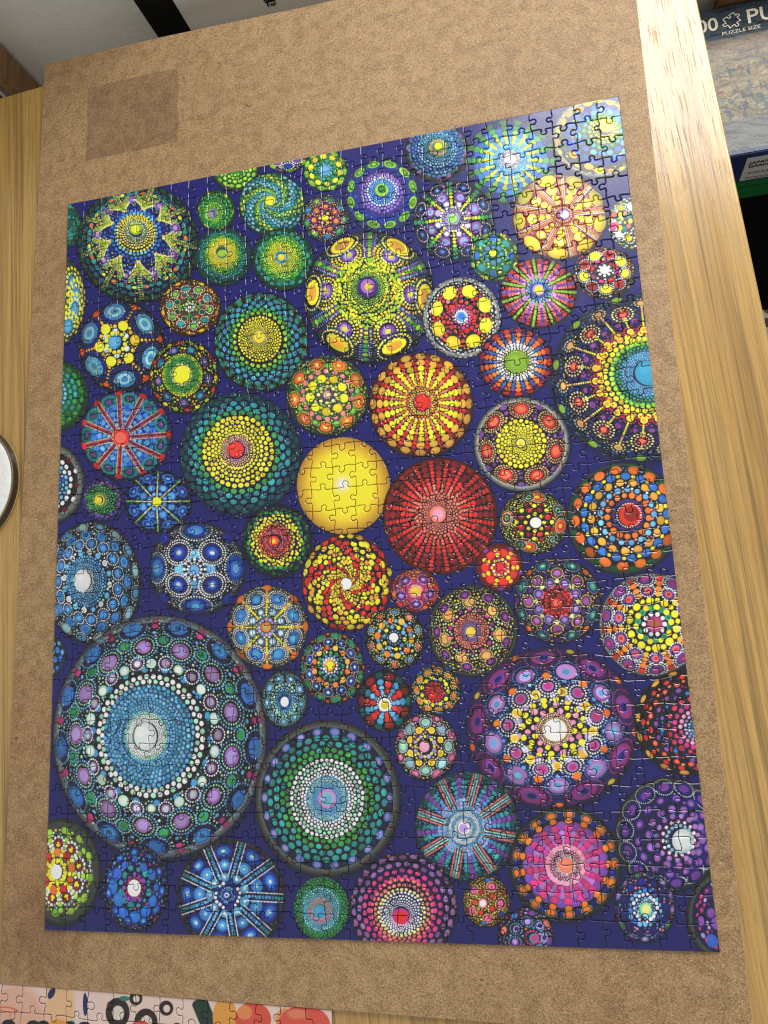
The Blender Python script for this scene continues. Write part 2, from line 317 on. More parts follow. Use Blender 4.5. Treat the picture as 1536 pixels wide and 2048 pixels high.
    # 43
    s = St(183,1163,96,121,164,1161,'k',rim='S',rimw=.03); s.dot(0,0,.16,'w'); s.field(44,.18,.44,'wccacb',sz=.79); s.ring(16,.48,.055,['wW','c'],.3); s.ring(15,.63,.085,'bac',.5,bd=(.014,'w')); s.ring(15,.78,.09,'ab',0.,bd=(.012,'c')); s.ring(16,.93,.095,['ac','q'],.5,bd=(.014,'w')); s.fill(.4,.98,.022,'wcm',3500)
    # 44
    s = St(392,1135,95,91,388,1139,'k',rim='S',rimw=.10); s.beads(0,0,.10,.03,'w'); s.dot(0,0,.1,'c'); s.ring(4,.34,.105,'c',.0); s.ring(12,.22,.035,'w'); s.ring(8,.27,.05,'a',.5)
    s.ring(4,.50,.15,'Bbw',.5,bd=(.018,'BwwW',3)); s.ring(4,.83,.26,'Bbc',.0,e=.9,bd=(.018,'aw',2)); s.ring(4,.94,.14,'B',.5); s.fill(.2,.95,.018,'wWc',4000)
    # 45
    s = St(553,1080,71,73,547,1082,'K'); s.dot(0,0,.13,'roy'); s.field(34,.16,.97,['R','x','r','o','y','y','y','g','G','B'],jit=.12,sz=.80)
    # 46
    s = St(692,1163,89,96,692,1167,'k'); cv.stamp(s.c,s.A,PAL['R'],alpha=.8); cv.stamp(s.c,s.A*.95,PAL['k'],soft=2); s.dot(0,0,.11,'w'); s.field(30,.14,.98,'',stripe=(5,'rryyOy'),tw=.85,sz=.86,jit=.1)
    # 47
    s = St(534,1253,80,83,532,1254,'S'); s.dot(0,0,.11,'oOY'); s.ring(12,.19,.045,'l'); s.ring(8,.38,.09,'cw',.5); s.ring(8,.71,.165,'bac',.5,bd=(.02,'www',2)); s.spokes(8,.30,.93,.038,['y','O'],0,grow=.2); s.ring(8,.95,.12,'o',0,e=.9); s.fill(.12,.97,.022,'wYw',3500)
    # 48
    s = St(829,1181,49,43,831,1182,'R'); s.dot(0,0,.2,'O'); s.field(30,.24,.48,'wPP'); s.ring(5,.62,.13,'vl',.2,bd=(.03,'Bll',2)); s.ring(10,.88,.12,['r','o','R'],.7); s.fill(.4,.97,.045,'lrbO')
    # 49
    s = St(789,1276,59,62,787,1275,'k'); s.dot(0,0,.14,'w'); s.ring(14,.22,.03,'c'); s.ring(10,.36,.07,['y','c'],.2); s.ring(10,.58,.115,['O','o'],.2); s.ring(10,.55,.07,'c',.7); s.ring(10,.84,.11,['x','c'],.5,bd=(.03,'Y')); s.fill(.2,.98,.04,'cyYL',1500)
    # 50
    s = St(664,1335,64,71,659,1330,'k'); s.dot(0,0,.15,'Oy'); s.ring(14,.21,.04,'w'); s.ring(14,.29,.04,'c',.5); s.ring(12,.38,.06,'g'); s.ring(12,.53,.085,['o','O'],.5); s.ring(11,.72,.12,'Bbw',0.,bd=(.015,'w')); s.ring(11,.91,.13,'gt',.5,bd=(.018,'Y')); s.ring(11,.96,.06,'o',0); s.fill(.2,.98,.035,'wxpcy',1500)
    # 51
    s = St(944,1260,89,91,941,1263,'k',rim='s',rimw=.06); s.dot(0,0,.10,'O'); s.field(34,.13,.40,'lhxxx',sz=.78); s.ring(14,.48,.05,['P','z'],.3); s.ring(7,.63,.115,'Oe',.15,bd=(.018,'Y')); s.ring(9,.80,.105,'VvP',.45,bd=(.018,'e')); s.ring(9,.80,.105,'VvP',.45); s.fill(.42,.93,.024,'Yyem',5000)
    # 52
    s = St(998,1134,47,47,1002,1136,'R'); s.dot(0,0,.24,'r'); s.ring(7,.32,.06,'w'); s.ring(7,.64,.2,'r',.5); s.ring(7,.56,.10,'y',0); s.ring(5,.92,.12,'v',.2); s.ring(7,.36,.07,'y',.5); s.ring(7,.75,.1,'O',0)
    # 53
    s = St(1114,1200,87,85,1113,1205,'k'); s.dot(0,0,.10,'rx'); s.field(20,.13,.36,'rRrr',jit=.1); s.ring(8,.46,.09,'vl',.5,bd=(.016,'l')); s.ring(8,.48,.055,'Y',0); s.ring(8,.66,.11,'zh',0.,bd=(.018,'YB')); s.ring(8,.66,.07,'V',.5); s.ring(8,.88,.15,'Ttm',.5,bd=(.018,'lY')); s.ring(8,.93,.08,['V','o'],.0); s.fill(.36,.98,.026,'YlbeO',3500)
    # 54
    s = St(1300,1248,104,103,1310,1248,'k',rim='W',rimw=.05); 
    s.ring(10,.88,.125,'vP',.3,bd=(.02,'wwW',2)); s.ring(10,.90,.12,'vzP',.3); s.spokes(10,.60,.98,.075,['O','o','o','r'],.8,grow=.4); s.dot(0,0,.14,'Px'); s.ring(10,.2,.045,'w'); s.ring(10,.31,.065,'tg',.3); s.ring(10,.34,.06,'y',.8); s.ring(10,.46,.08,'y',.3); s.ring(10,.48,.055,'y',.8); s.ring(10,.66,.11,'vxr',.3,bd=(.02,'w')); s.fill(.2,.8,.03,'wYtO',900); s.fill(.75,.97,.028,'wWw',2500)
    # 55 giant
    s = St(312,1467,212,242,287,1473,'k',rim='W',rimw=.055); s.dot(0,0,.11,'W'); s.field(54,.13,.25,'wwmcc',sz=.84); s.field(54,.255,.43,'caccac'); s.ring(48,.452,.022,['w','m','w']); s.ring(48,.492,.024,['w','w','m'],.5)
    s.ring(18,.555,.033,'a',.2); s.ring(14,.60,.05,'mw',.5); s.ring(14,.615,.045,'hW',0.,bd=(.009,'w')); s.ring(13,.745,.078,'hl',.5,bd=(.0095,'mc',2)); s.ring(13,.80,.052,'tg',0.,bd=(.009,'m'))
    s.ring(13,.915,.088,'bab',.25,bd=(.010,'ucm',2)); s.ring(13,.915,.032,'P',.75); s.ring(13,.96,.032,'zP',.75); s.ring(13,.86,.02,'c',.75); s.fill(.54,.965,.011,'wmmTcW',16000,.003)
    # 56
    s = St(568,1397,46,58,569,1404,'k',rim='S'); s.dot(0,0,.17,'w'); s.field(24,.2,.60,'Bacmq'); s.ring(9,.76,.14,'acw',.3,bd=(.03,'m')); s.fill(.55,.93,.04,'mac')
    # 57
    s = St(768,1400,55,61,769,1409,'k'); s.dot(0,0,.2,'wy'); s.ring(20,.26,.03,'w'); s.ring(14,.36,.06,['r','P']); s.spokes(7,.34,.97,.17,['c','c','a','T'],.0,grow=.8); s.spokes(7,.42,.97,.20,['r','R','R'],.5,grow=.9)
    # 58
    s = St(872,1378,49,50,866,1388,'k'); s.dot(0,0,.12,'r'); s.field(16,.15,.44,'rrR'); s.ring(11,.54,.09,'y'); s.ring(11,.78,.12,'Oo',.5,bd=(.03,'Y')); s.ring(10,.94,.08,['b','o'],.3); s.fill(.4,.98,.05,'byYc')
    # 59
    s = St(852,1492,63,67,848,1493,'k'); s.dot(0,0,.15,'p'); s.ring(8,.32,.075,'l',.5); s.ring(8,.30,.05,'y'); s.ring(8,.52,.11,'yO',.5); s.ring(8,.72,.15,['qm','q'],0.,bd=(.022,'w')); s.ring(8,.88,.14,'Pp',.5,bd=(.022,'w')); s.fill(.15,.97,.035,'ypwY',1800)
    # 60
    s = St(651,1594,145,156,655,1598,'k',rim='s',rimw=.09); s.dot(0,0,.125,'hqc'); s.field(50,.14,.30,'ccqc',sz=.82); s.field(44,.31,.54,'wwmww',sz=.80); s.field(38,.55,.80,'ggtttt',sz=.78); s.ring(22,.86,.065,'bl',0.,e=1.1); s.ring(22,.86,.03,'u',.5); s.ring(22,.95,.012,'P',.5)
    # 61 violet
    s = St(1100,1452,170,160,1110,1460,'V'); cv.stamp(s.c,s.A*.9,PAL['k'],soft=8); s.dot(0,0,.125,'w'); s.field(40,.14,.21,'YpYp',sz=.8); s.ring(14,.24,.034,['y','p'],.2); s.ring(14,.31,.038,['p','y'],.7); s.ring(16,.37,.04,'y',.2); s.ring(14,.42,.045,'l',.5)
    s.ring(9,.47,.06,'yO',.1); s.ring(9,.53,.075,'hP',.6,bd=(.013,'ww',2)); s.ring(9,.72,.125,'hlc',.1,bd=(.014,'bB',2)); s.ring(9,.66,.05,'o',.6); s.ring(9,.88,.155,'zvu',.6,e=.85,bd=(.013,'Vz',2)); s.ring(9,.97,.05,['o','y'],.1); s.ring(9,.60,.025,'c',.1); s.fill(.3,.75,.013,'wlbw',4000,.003); s.fill(.7,.98,.013,'VBv',3500,.003)
    # 62
    s = St(1375,1442,108,106,1405,1458,'k'); s.ring(16,.955,.09,'O',.2,e=.8); s.field(20,.12,.42,'bclpPP'); s.ring(18,.50,.05,'rP'); s.ring(16,.60,.04,['v','b'],.5); s.ring(16,.68,.05,'v'); s.ring(18,.77,.06,'rx',.5); s.ring(18,.87,.06,'r'); s.ring(18,.80,.035,'o'); s.fill(.3,.9,.02,'bBr',600)
    # 63
    s = St(932,1650,103,109,926,1657,'T'); cv.stamp(s.c,s.A*.92,PAL['K'],soft=6); s.dot(0,0,.12,'wl'); s.field(52,.14,.40,'wcwcq',sz=.79)
    for la,cc in ((-.075,'x'),(-.025,'m'),(.025,'q'),(.075,'x')): s.spokes(8,.40,.985,.022,cc,.3,lat=la,grow=.3,gap=.9)
    s.spokes(8,.38,.99,.075,['l','v','v','v'],.8,grow=.9); s.spokes(8,.38,.98,.07,['c','a','t','T'],.64,grow=.9); s.spokes(8,.38,.98,.07,['c','a','t','T'],.96,grow=.9); s.fill(.35,.98,.022,'ct',1800)
    # 64
    s = St(1128,1727,112,114,1132,1731,'k',rim='S',rimw=.07); s.dot(0,0,.13,'x'); s.field(32,.15,.32,'wppw',sz=.80); s.spokes(17,.33,.76,.145,['p','h','h','v','v'],.5,grow=1); s.spokes(17,.33,.76,.11,['p','P','P','P','o'],0,grow=.8); s.ring(17,.865,.09,'u',.5); s.ring(17,.88,.075,'o',0.,bd=(.011,'Y')); s.ring(17,.77,.065,'o',0)
    # 65
    s = St(1335,1667,107,114,1366,1681,'K',rim='S',rimw=.09); s.ring(14,.85,.155,'uv',.2,bd=(.014,'w')); s.ring(14,.66,.105,'uvh',.7); s.ring(14,.50,.075,'vh',.2); s.dot(0,0,.185,'w'); s.ring(17,.235,.034,'q'); s.ring(15,.30,.036,'pw',.2); s.ring(15,.385,.05,'h',.7); s.ring(14,.42,.02,'b',.2); s.fill(.3,.8,.03,'vBu',900)
    # 66
    s = St(1288,1812,61,71,1291,1818,'K'); s.dot(0,0,.18,'mY'); s.field(18,.22,.60,'mcwcbb',jit=.15); s.ring(11,.72,.12,'u'); s.ring(13,.92,.09,['h','g','u','l'],.2,bd=(.02,'l')); s.fill(.3,.97,.04,'upbc')
    # 67
    s = St(1452,1830,80,92,1465,1830,'K',rim='S',rimw=.14); s.fill(0,.7,.14,'vVb',500); s.ring(16,.76,.045,'P'); s.fill(0,.8,.05,'lVP')
    # 70
    s = St(460,1790,107,112,453,1790,'K',rim='S',rimw=.04); s.dot(0,0,.06,'bwB'); s.field(18,.1,.26,'cBw',jit=.1); s.ring(9,.80,.175,'Bbcw',.55); s.ring(9,.55,.125,'bacw',.55); s.ring(9,.33,.085,'acw',.5)
    for la,cc,rw in ((-.075,'w',.016),(0,'t',.038),(.075,'w',.016)): s.spokes(9,.34,.985,rw,[cc] if cc!='t' else ['c','a','t'],.08,lat=la,grow=.25)
    s.fill(.9,.99,.03,'S',300)
    # 68
    s = St(122,1742,78,107,112,1743,'S',rim='S'); s.dot(0,0,.13,'w'); s.ring(12,.2,.05,'y'); s.spokes(9,.22,.75,.07,['y','L'],.2,grow=.3); s.ring(9,.52,.10,'ny',.7,bd=(.034,'w')); s.ring(9,.36,.09,['o','r'],.7); s.ring(9,.55,.05,'R',.9); s.ring(9,.55,.05,'R',.5); s.ring(12,.78,.09,'L',.3); s.fill(.1,.8,.03,'LwO',1200)
    # 69
    s = St(270,1773,66,86,268,1776,'K'); s.dot(0,0,.18,'w'); s.ring(16,.24,.03,'r'); s.field(12,.3,.66,'vbthbb',jit=.2); s.ring(11,.82,.14,'Bbc',.2); s.ring(40,.96,.022,'q'); s.fill(.25,.97,.04,'bvtPc',1500)
    # 71
    s = St(642,1815,56,64,638,1824,'G'); s.dot(0,0,.22,'a'); s.field(42,.25,.98,'pplccqtggt')
    # 72
    s = St(805,1812,106,108,801,1834,'K'); s.ring(34,.985,.03,['o','K','h']); s.dot(0,0,.15,'Pr'); s.field(34,.18,.42,'wwwwY',sz=.74); s.field(32,.43,.62,'Yxxx',sz=.76); s.field(30,.62,.95,'PzPzhlh',sz=.72)
    # 73
    s = St(972,1802,47,51,965,1806,'n'); s.dot(0,0,.17,'pw'); s.ring(5,.66,.18,'PpP',.1,bd=(.03,'Y')); s.ring(5,.42,.1,'r',.5); s.ring(6,.85,.12,['B','b','R'],.6); s.fill(.15,.97,.035,'yOYeL',1800)
    # 74
    s = St(1050,1870,55,55,1068,1876,'k'); s.dot(0,0,.16,'aP'); s.ring(14,.24,.04,'P'); s.ring(7,.55,.15,['lV','vl'],.1,bd=(.03,'c')); s.ring(8,.85,.14,['v','x','b'],.3); s.fill(.2,.97,.05,'Plbo')
    last.pop().dome()
    return np.clip(cv.im, 0, 1)
# ------------------------------------------------------------------ helpers
def link(o, parent=None):
    COL.objects.link(o)
    if parent: o.parent = parent
    return o
def tag(o, label=None, cat=None, group=None, kind=None):
    for k, v in (('label', label), ('category', cat), ('group', group), ('kind', kind)):
        if v: o[k] = v
    return o
def empty(name, loc, rz=0):
    o = bpy.data.objects.new(name, None); o.empty_display_size = .02; o.location = loc; o.rotation_euler = (0, 0, rz); return link(o)
def meshobj(name, verts, faces, mats, parent=None, mi=None, smooth=False, loc=None):
    me = bpy.data.meshes.new(name); me.from_pydata(verts, [], faces)
    for m in (mats if isinstance(mats, (list, tuple)) else [mats]): me.materials.append(m)
    if mi: me.polygons.foreach_set('material_index', mi)
    if smooth: me.polygons.foreach_set('use_smooth', [True]*len(faces))
    me.update(); o = bpy.data.objects.new(name, me)
    if loc: o.location = loc
    return link(o, parent)
def bmobj(name, bm, mat, parent=None, smooth=False):
    me = bpy.data.meshes.new(name); bm.to_mesh(me); bm.free()
    for m in (mat if isinstance(mat, (list, tuple)) else [mat]): me.materials.append(m)
    if smooth: me.polygons.foreach_set('use_smooth', [True]*len(me.polygons))
    return link(bpy.data.objects.new(name, me), parent)
def prism(pts, z0, z1, bev=0., seg=2):
    bm = bmesh.new(); b = [bm.verts.new((x, y, z0)) for x, y in pts]; t = [bm.verts.new((x, y, z1)) for x, y in pts]
    n = len(pts); bm.faces.new(b[::-1]); bm.faces.new(t)
    for i in range(n): bm.faces.new((b[i], b[(i+1) % n], t[(i+1) % n], t[i]))
    if bev: bmesh.ops.bevel(bm, geom=list(bm.edges), offset=bev, segments=seg, affect='EDGES', profile=.6)
    return bm
def box(x0, x1, y0, y1, z0, z1, bev=0., seg=2): return prism([(x0, y0), (x1, y0), (x1, y1), (x0, y1)], z0, z1, bev, seg)
class Mat:
    def __init__(s, name, rough=.5, spec=.5, col=(.5, .5, .5)):
        s.m = bpy.data.materials.new(name); s.m.use_nodes = True; s.t = s.m.node_tree; s.b = s.t.nodes['Principled BSDF']
        s.b.inputs['Roughness'].default_value = rough; s.b.inputs['Specular IOR Level'].default_value = spec
        s.b.inputs['Base Color'].default_value = (*col, 1)
    def n(s, typ, inp=None, **kw):
        nd = s.t.nodes.new(typ)
        for k, v in kw.items(): setattr(nd, k, v)
        for k, v in (inp or {}).items():
            if hasattr(v, 'is_output') or isinstance(v, bpy.types.NodeSocket): s.t.links.new(v, nd.inputs[k])
            else: nd.inputs[k].default_value = v
        return nd
    def noise(s, vec, scale, detail=4, rough=.6, dist=0.):
        return s.n('ShaderNodeTexNoise', {'Vector': vec, 'Scale': scale, 'Detail': detail, 'Roughness': rough, 'Distortion': dist}).outputs['Fac']
    def ramp(s, fac, stops, interp='LINEAR'):
        r = s.n('ShaderNodeValToRGB', {'Fac': fac}); r.color_ramp.interpolation = interp
        e = r.color_ramp.elements
        while len(e) < len(stops): e.new(.5)
        for el, (p, c) in zip(e, stops):
            el.position = p; el.color = (*c, 1) if not isinstance(c, (int, float)) else (c, c, c, 1)
        return r.outputs['Color']
    def mix(s, f, a, b, mode='MIX'):
        m = s.n('ShaderNodeMix', data_type='RGBA', blend_type=mode)
        for i, v in ((0, f), (6, a), (7, b)):
            if isinstance(v, bpy.types.NodeSocket): s.t.links.new(v, m.inputs[i])
            else: m.inputs[i].default_value = v if i == 0 else (*v, 1)
        return m.outputs[2]
    def math(s, op, a, b=0., c=0.):
        m = s.n('ShaderNodeMath', operation=op)
        for i, v in enumerate((a, b, c)):
            if isinstance(v, bpy.types.NodeSocket): s.t.links.new(v, m.inputs[i])
            else: m.inputs[i].default_value = v
        return m.outputs[0]
    def vec(s, scale=(1, 1, 1), rot=(0, 0, 0), loc=(0, 0, 0)):
        tc = s.n('ShaderNodeTexCoord'); mp = s.n('ShaderNodeMapping', {'Vector': tc.outputs['Object'], 'Scale': scale, 'Rotation': rot, 'Location': loc}); return mp.outputs[0]
    def base(s, c): s.t.links.new(c, s.b.inputs['Base Color'])
    def rough(s, c): s.t.links.new(c, s.b.inputs['Roughness'])
    def bump(s, h, dist, st=1.):
        b = s.n('ShaderNodeBump', {'Height': h, 'Distance': dist, 'Strength': st}); s.t.links.new(b.outputs[0], s.b.inputs['Normal'])
def lin(c): return tuple(((v+.055)/1.055)**2.4 if v > .04 else v/12.92 for v in c)

# ------------------------------------------------------------------ materials
def mat_board():
    m = Mat('hardboard', .5, .6); v = m.vec()
    big = m.noise(v, 5, 3); mid = m.noise(v, 60, 4, .7); fine = m.noise(v, 560, 5, .8, 2.0); fib = m.noise(v, 260, 3, .6, 5.)
    base = m.ramp(big, [(.3, lin((.61, .48, .325))), (.7, lin((.65, .525, .365)))])
    g1 = m.noise(v, 620, 1, .5, .8); g2 = m.noise(m.vec(loc=(5, 7, 1)), 1150, 1, .5)
    c = m.mix(.55, base, m.ramp(g1, [(.36, .50), (.5, 1.), (.62, 1.28)]), 'MULTIPLY')
    c = m.mix(.65, c, m.ramp(g2, [(.38, .5), (.5, 1.), (.62, 1.4)]), 'MULTIPLY')
    c = m.mix(.35, c, m.ramp(fine, [(.34, .60), (.5, .98), (.66, 1.35)]), 'MULTIPLY')
    c = m.mix(.08, c, m.ramp(mid, [(.3, .75), (.6, 1.12)]), 'MULTIPLY')
    line = m.math('ABSOLUTE', m.math('SUBTRACT', fib, .5))
    lm = m.math('MULTIPLY', m.math('LESS_THAN', line, .022), m.math('GREATER_THAN', m.noise(v, 90, 2), .53))
    c = m.mix(m.math('MULTIPLY', lm, .75), c, lin((.30, .20, .12)))
    fib2 = m.noise(m.vec(loc=(3, 1, 0)), 190, 3, .6, 4.5)
    l2 = m.math('MULTIPLY', m.math('LESS_THAN', m.math('ABSOLUTE', m.math('SUBTRACT', fib2, .52)), .018), m.math('GREATER_THAN', m.noise(v, 70, 2), .50))
    c = m.mix(m.math('MULTIPLY', l2, .55), c, lin((.86, .74, .55)))
    # rare long dark fibres
    vo = m.n('ShaderNodeTexVoronoi', {'Vector': m.n('ShaderNodeVectorMath', {0: v, 1: m.n('ShaderNodeTexNoise', {'Vector': v, 'Scale': 60.}).outputs['Color']}, operation='MULTIPLY_ADD').outputs[0], 'Scale': 55.}, feature='F1')
    vv = m.n('ShaderNodeVectorMath', {0: m.n('ShaderNodeTexNoise', {'Vector': v, 'Scale': 80.}).outputs['Color'], 1: (.02, .02, 0), 2: v}, operation='MULTIPLY_ADD').outputs[0]
    m.t.links.new(vv, vo.inputs['Vector'])
    sp = m.math('LESS_THAN', vo.outputs['Distance'], .05)
    c = m.mix(m.math('MULTIPLY', sp, .7), c, lin((.22, .14, .08)))
    # square of old tape residue, and darker, warmer patches along the left side
    tc = m.n('ShaderNodeTexCoord').outputs['Object']; sx = m.n('ShaderNodeSeparateXYZ', {0: tc})
    wob = m.math('MULTIPLY', m.math('SUBTRACT', m.noise(v, 25, 3), .5), .006)
    dx = m.math('ABSOLUTE', m.math('ADD', m.math('SUBTRACT', sx.outputs[0], .0695), wob)); dy = m.math('ABSOLUTE', m.math('ADD', m.math('SUBTRACT', sx.outputs[1], .7715), wob))
    inx = m.n('ShaderNodeMapRange', {0: dx, 1: .0505, 2: .0525, 3: 1., 4: 0.}).outputs[0]; iny = m.n('ShaderNodeMapRange', {0: dy, 1: .0415, 2: .0430, 3: 1., 4: 0.}).outputs[0]
    sq = m.math('MULTIPLY', m.math('MULTIPLY', inx, iny), m.math('ADD', .62, m.math('MULTIPLY', m.noise(v, 45, 3, .8), .35)))
    c = m.mix(sq, c, (.62, .56, .55), 'MULTIPLY')
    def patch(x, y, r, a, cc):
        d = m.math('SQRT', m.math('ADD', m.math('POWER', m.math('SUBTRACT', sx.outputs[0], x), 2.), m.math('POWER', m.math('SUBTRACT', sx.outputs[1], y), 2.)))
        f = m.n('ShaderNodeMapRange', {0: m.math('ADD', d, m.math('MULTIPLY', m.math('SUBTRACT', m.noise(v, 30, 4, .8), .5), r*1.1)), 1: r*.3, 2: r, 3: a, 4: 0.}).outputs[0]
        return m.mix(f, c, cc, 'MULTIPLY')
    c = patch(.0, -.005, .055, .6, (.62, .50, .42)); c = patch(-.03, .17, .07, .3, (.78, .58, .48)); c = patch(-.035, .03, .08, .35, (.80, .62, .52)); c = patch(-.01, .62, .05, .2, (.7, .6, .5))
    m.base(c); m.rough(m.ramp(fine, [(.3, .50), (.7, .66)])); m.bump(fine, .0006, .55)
    return m.m
def mat_wood(name, base, dark, light, rough=.36, rot=0., freq=1.):
    m = Mat(name, rough, .75)
    v = m.vec((1, .014, 1), (0, 0, rot)); v2 = m.vec((1, .028, 1), (0, 0, rot)); vb = m.vec((1, .25, 1), (0, 0, rot))
    bands = m.noise(v, 60*freq, 4, .65, .2); fine = m.noise(v, 420*freq, 4, .75); pores = m.noise(v2, 1000*freq, 2, .5); big = m.noise(vb, 7*freq, 2)
    c = m.ramp(bands, [(.30, dark), (.46, base), (.60, light), (.75, base)])
    ln = m.noise(m.vec((1, .009, 1), (0, 0, rot), (2, 5, 0)), 330*freq, 2, .6)
    c = m.mix(.8, c, m.ramp(ln, [(.36, .58), (.47, 1.), (.62, 1.08)]), 'MULTIPLY')
    ln2 = m.noise(m.vec((1, .012, 1), (0, 0, rot), (1, 3, 0)), 150*freq, 2, .5)
    c = m.mix(.45, c, m.ramp(ln2, [(.40, .74), (.46, 1.)]), 'MULTIPLY')
    wv = m.n('ShaderNodeTexWave', {'Vector': m.vec((1, .05, 1), (0, 0, rot)), 'Scale': 17.*freq, 'Distortion': 2.5, 'Detail': 3., 'Detail Scale': 1.2}, wave_type='BANDS', bands_direction='X').outputs['Fac']
    c = m.mix(.12, c, m.ramp(wv, [(0, .62), (.35, 1.), (1, 1.12)]), 'MULTIPLY')
    c = m.mix(.8, c, m.ramp(fine, [(.34, .62), (.5, 1.), (.66, 1.2)]), 'MULTIPLY')
    c = m.mix(.15, c, m.ramp(big, [(.3, .8), (.7, 1.15)]), 'MULTIPLY')
    pm = m.math('MULTIPLY', m.math('GREATER_THAN', pores, .625), m.math('GREATER_THAN', bands, .40))
    c = m.mix(m.math('MULTIPLY', pm, .3), c, tuple(x*.5 for x in dark))
    m.base(c); m.rough(m.math('ADD', m.ramp(fine, [(.3, rough+.08), (.7, rough-.05)]), m.math('MULTIPLY', pm, .25))); m.bump(m.math('SUBTRACT', fine, m.math('MULTIPLY', pm, .6)), .0004, .5)
    return m.m
def mat_plain(name, c, rough=.6, spec=.4, sc_=40, amt=.15, bump=0.):
    m = Mat(name, rough, spec); v = m.vec(); n = m.noise(v, sc_, 5, .65)
    m.base(m.mix(1., tuple(c), m.ramp(n, [(.25, 1-amt), (.75, 1+amt)]), 'MULTIPLY'))
    if bump: m.bump(n, bump, .6)
    return m.m
def mat_print(name, arr, rough=.25, spec=.62):
    h, w_ = arr.shape[:2]
    im = bpy.data.images.new(name, w_, h, alpha=False); px = np.ones((h, w_, 4), np.float32); px[..., :3] = arr[::-1]
    px[..., :3] *= .93; im.pixels.foreach_set(px.ravel()); im.update(); im.pack()
    m = Mat(name, rough, spec); uv = m.n('ShaderNodeUVMap', uv_map='print')
    t = m.n('ShaderNodeTexImage', {'Vector': uv.outputs[0]}); t.image = im; t.interpolation = 'Cubic'
    m.base(t.outputs['Color']); v = m.vec(); n = m.noise(v, 900, 2)
    m.bump(n, .00012, .35); m.rough(m.ramp(m.noise(v, 40, 3), [(.3, rough-.04), (.7, rough+.06)]))
    return m.m
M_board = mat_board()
M_edge = mat_plain('hardboard_edge', lin((.74, .60, .42)), .8, .2, 300, .25)
M_oak = mat_wood('oak_veneer', lin((.69, .545, .30)), lin((.635, .485, .25)), lin((.72, .58, .33)), .21)
M_oakd = mat_wood('oak_trim', lin((.56, .41, .24)), lin((.42, .29, .15)), lin((.64, .48, .29)), .5)
M_card = mat_plain('grey_card', (.10, .105, .12), .85, .2, 500, .2)
M_wall = mat_plain('painted_wall', lin((.93, .92, .87)), .85, .2, 160, .05, .0012)
M_floor = mat_plain('dark_carpet', (.012, .011, .012), 1., .1, 300, .5)
M_black = mat_plain('black_vinyl', (.006, .006, .006), .6, .2, 30, .2)
M_carton = mat_plain('pale_grey_carton', lin((.86, .84, .80)), .6, .35, 20, .05)
M_ink = mat_plain('black_ink', (.012, .012, .014), .6, .3)

# ------------------------------------------------------------------ the room behind and below the table
floor = tag(bmobj('floor', box(-2, 2.5, -2, 2.5, -.80, -.75), M_floor), kind='structure')
wall = tag(bmobj('wall', prism([(-1.6, .945), (.16, .945), (.16, 1.02), (-1.6, 1.02)], -.75, 2.2), M_wall), kind='structure')
bmobj('low_wall', box(.16, 2.3, .945, 1.02, -.75, -.14), M_wall, wall); bmobj('window_sill', box(.16, 2.3, .944, 1.06, -.14, -.12, .004), M_wall, wall)

# ------------------------------------------------------------------ table
ex, ey = Vector((.9986, .0526)), Vector((-.0526, .9986))
cn = Vector((.6088, .8677))                      # far right corner of the top
tb = empty('oak_table', (cn.x, cn.y, -.75), math.atan2(ex.y, ex.x))
tag(tb, 'pale oak table with straight grain under the brown hardboard', 'table')
bmobj('tabletop', box(-.86, 0, -1.55, 0, .715, .747, .0025, 3), M_oak, tb)
for x in (-.80, -.09):
    for y in (-1.48, -.10): bmobj('leg', box(x, x+.06, y-.03, y+.03, 0, .715, .004), M_oak, tb)

# ------------------------------------------------------------------ hardboard sheet
bpts = [(-.0425, -.0438), (.5556, -.0572), (.5650, .8462), (.26, .8492), (.10, .8545), (-.0352, .8560), (-.0392, .50), (-.0422, .12)]
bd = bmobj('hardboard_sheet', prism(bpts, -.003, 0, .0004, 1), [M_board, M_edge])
for p in bd.data.polygons:
    if abs(p.normal.z) < .8: p.material_index = 1
tag(bd, 'large sheet of brown hardboard with a darker square stain lying under the finished jigsaw', 'board')

# ------------------------------------------------------------------ jigsaw cutting
KN = [(0, 0), (.10, -.012), (.22, -.026), (.33, -.030), (.395, -.008), (.41, .045), (.385, .105), (.375, .165), (.40, .225), (.45, .262), (.50, .272),
      (.55, .262), (.60, .225), (.625, .165), (.615, .105), (.59, .045), (.605, -.008), (.67, -.030), (.78, -.026), (.90, -.012), (1, 0)]
def knob_edge(a, b, flat, rs):
    a, b = np.array(a), np.array(b); d = b-a; nrm = np.array((-d[1], d[0]))
    if flat: return [a, b]
    sg = 1 if rs.rand() < .5 else -1; sh = rs.uniform(-.085, .085); sz = rs.uniform(.90, 1.14); bow = rs.uniform(-.03, .03); sk = rs.uniform(-.16, .16)
    out = []
    for t, h in KN:
        core = max(0., 1-abs(t-.5)*2.2)**.5 if 0 < t < 1 else 0
        tt = .5+(t-.5)*(sz if abs(t-.5) < .2 else 1)+sh*min(1, core*1.5)+(sk*h if h > 0 else 0)
        out.append(a+d*tt+nrm*(sg*h*sz*.92+bow*4*t*(1-t)))
    return out
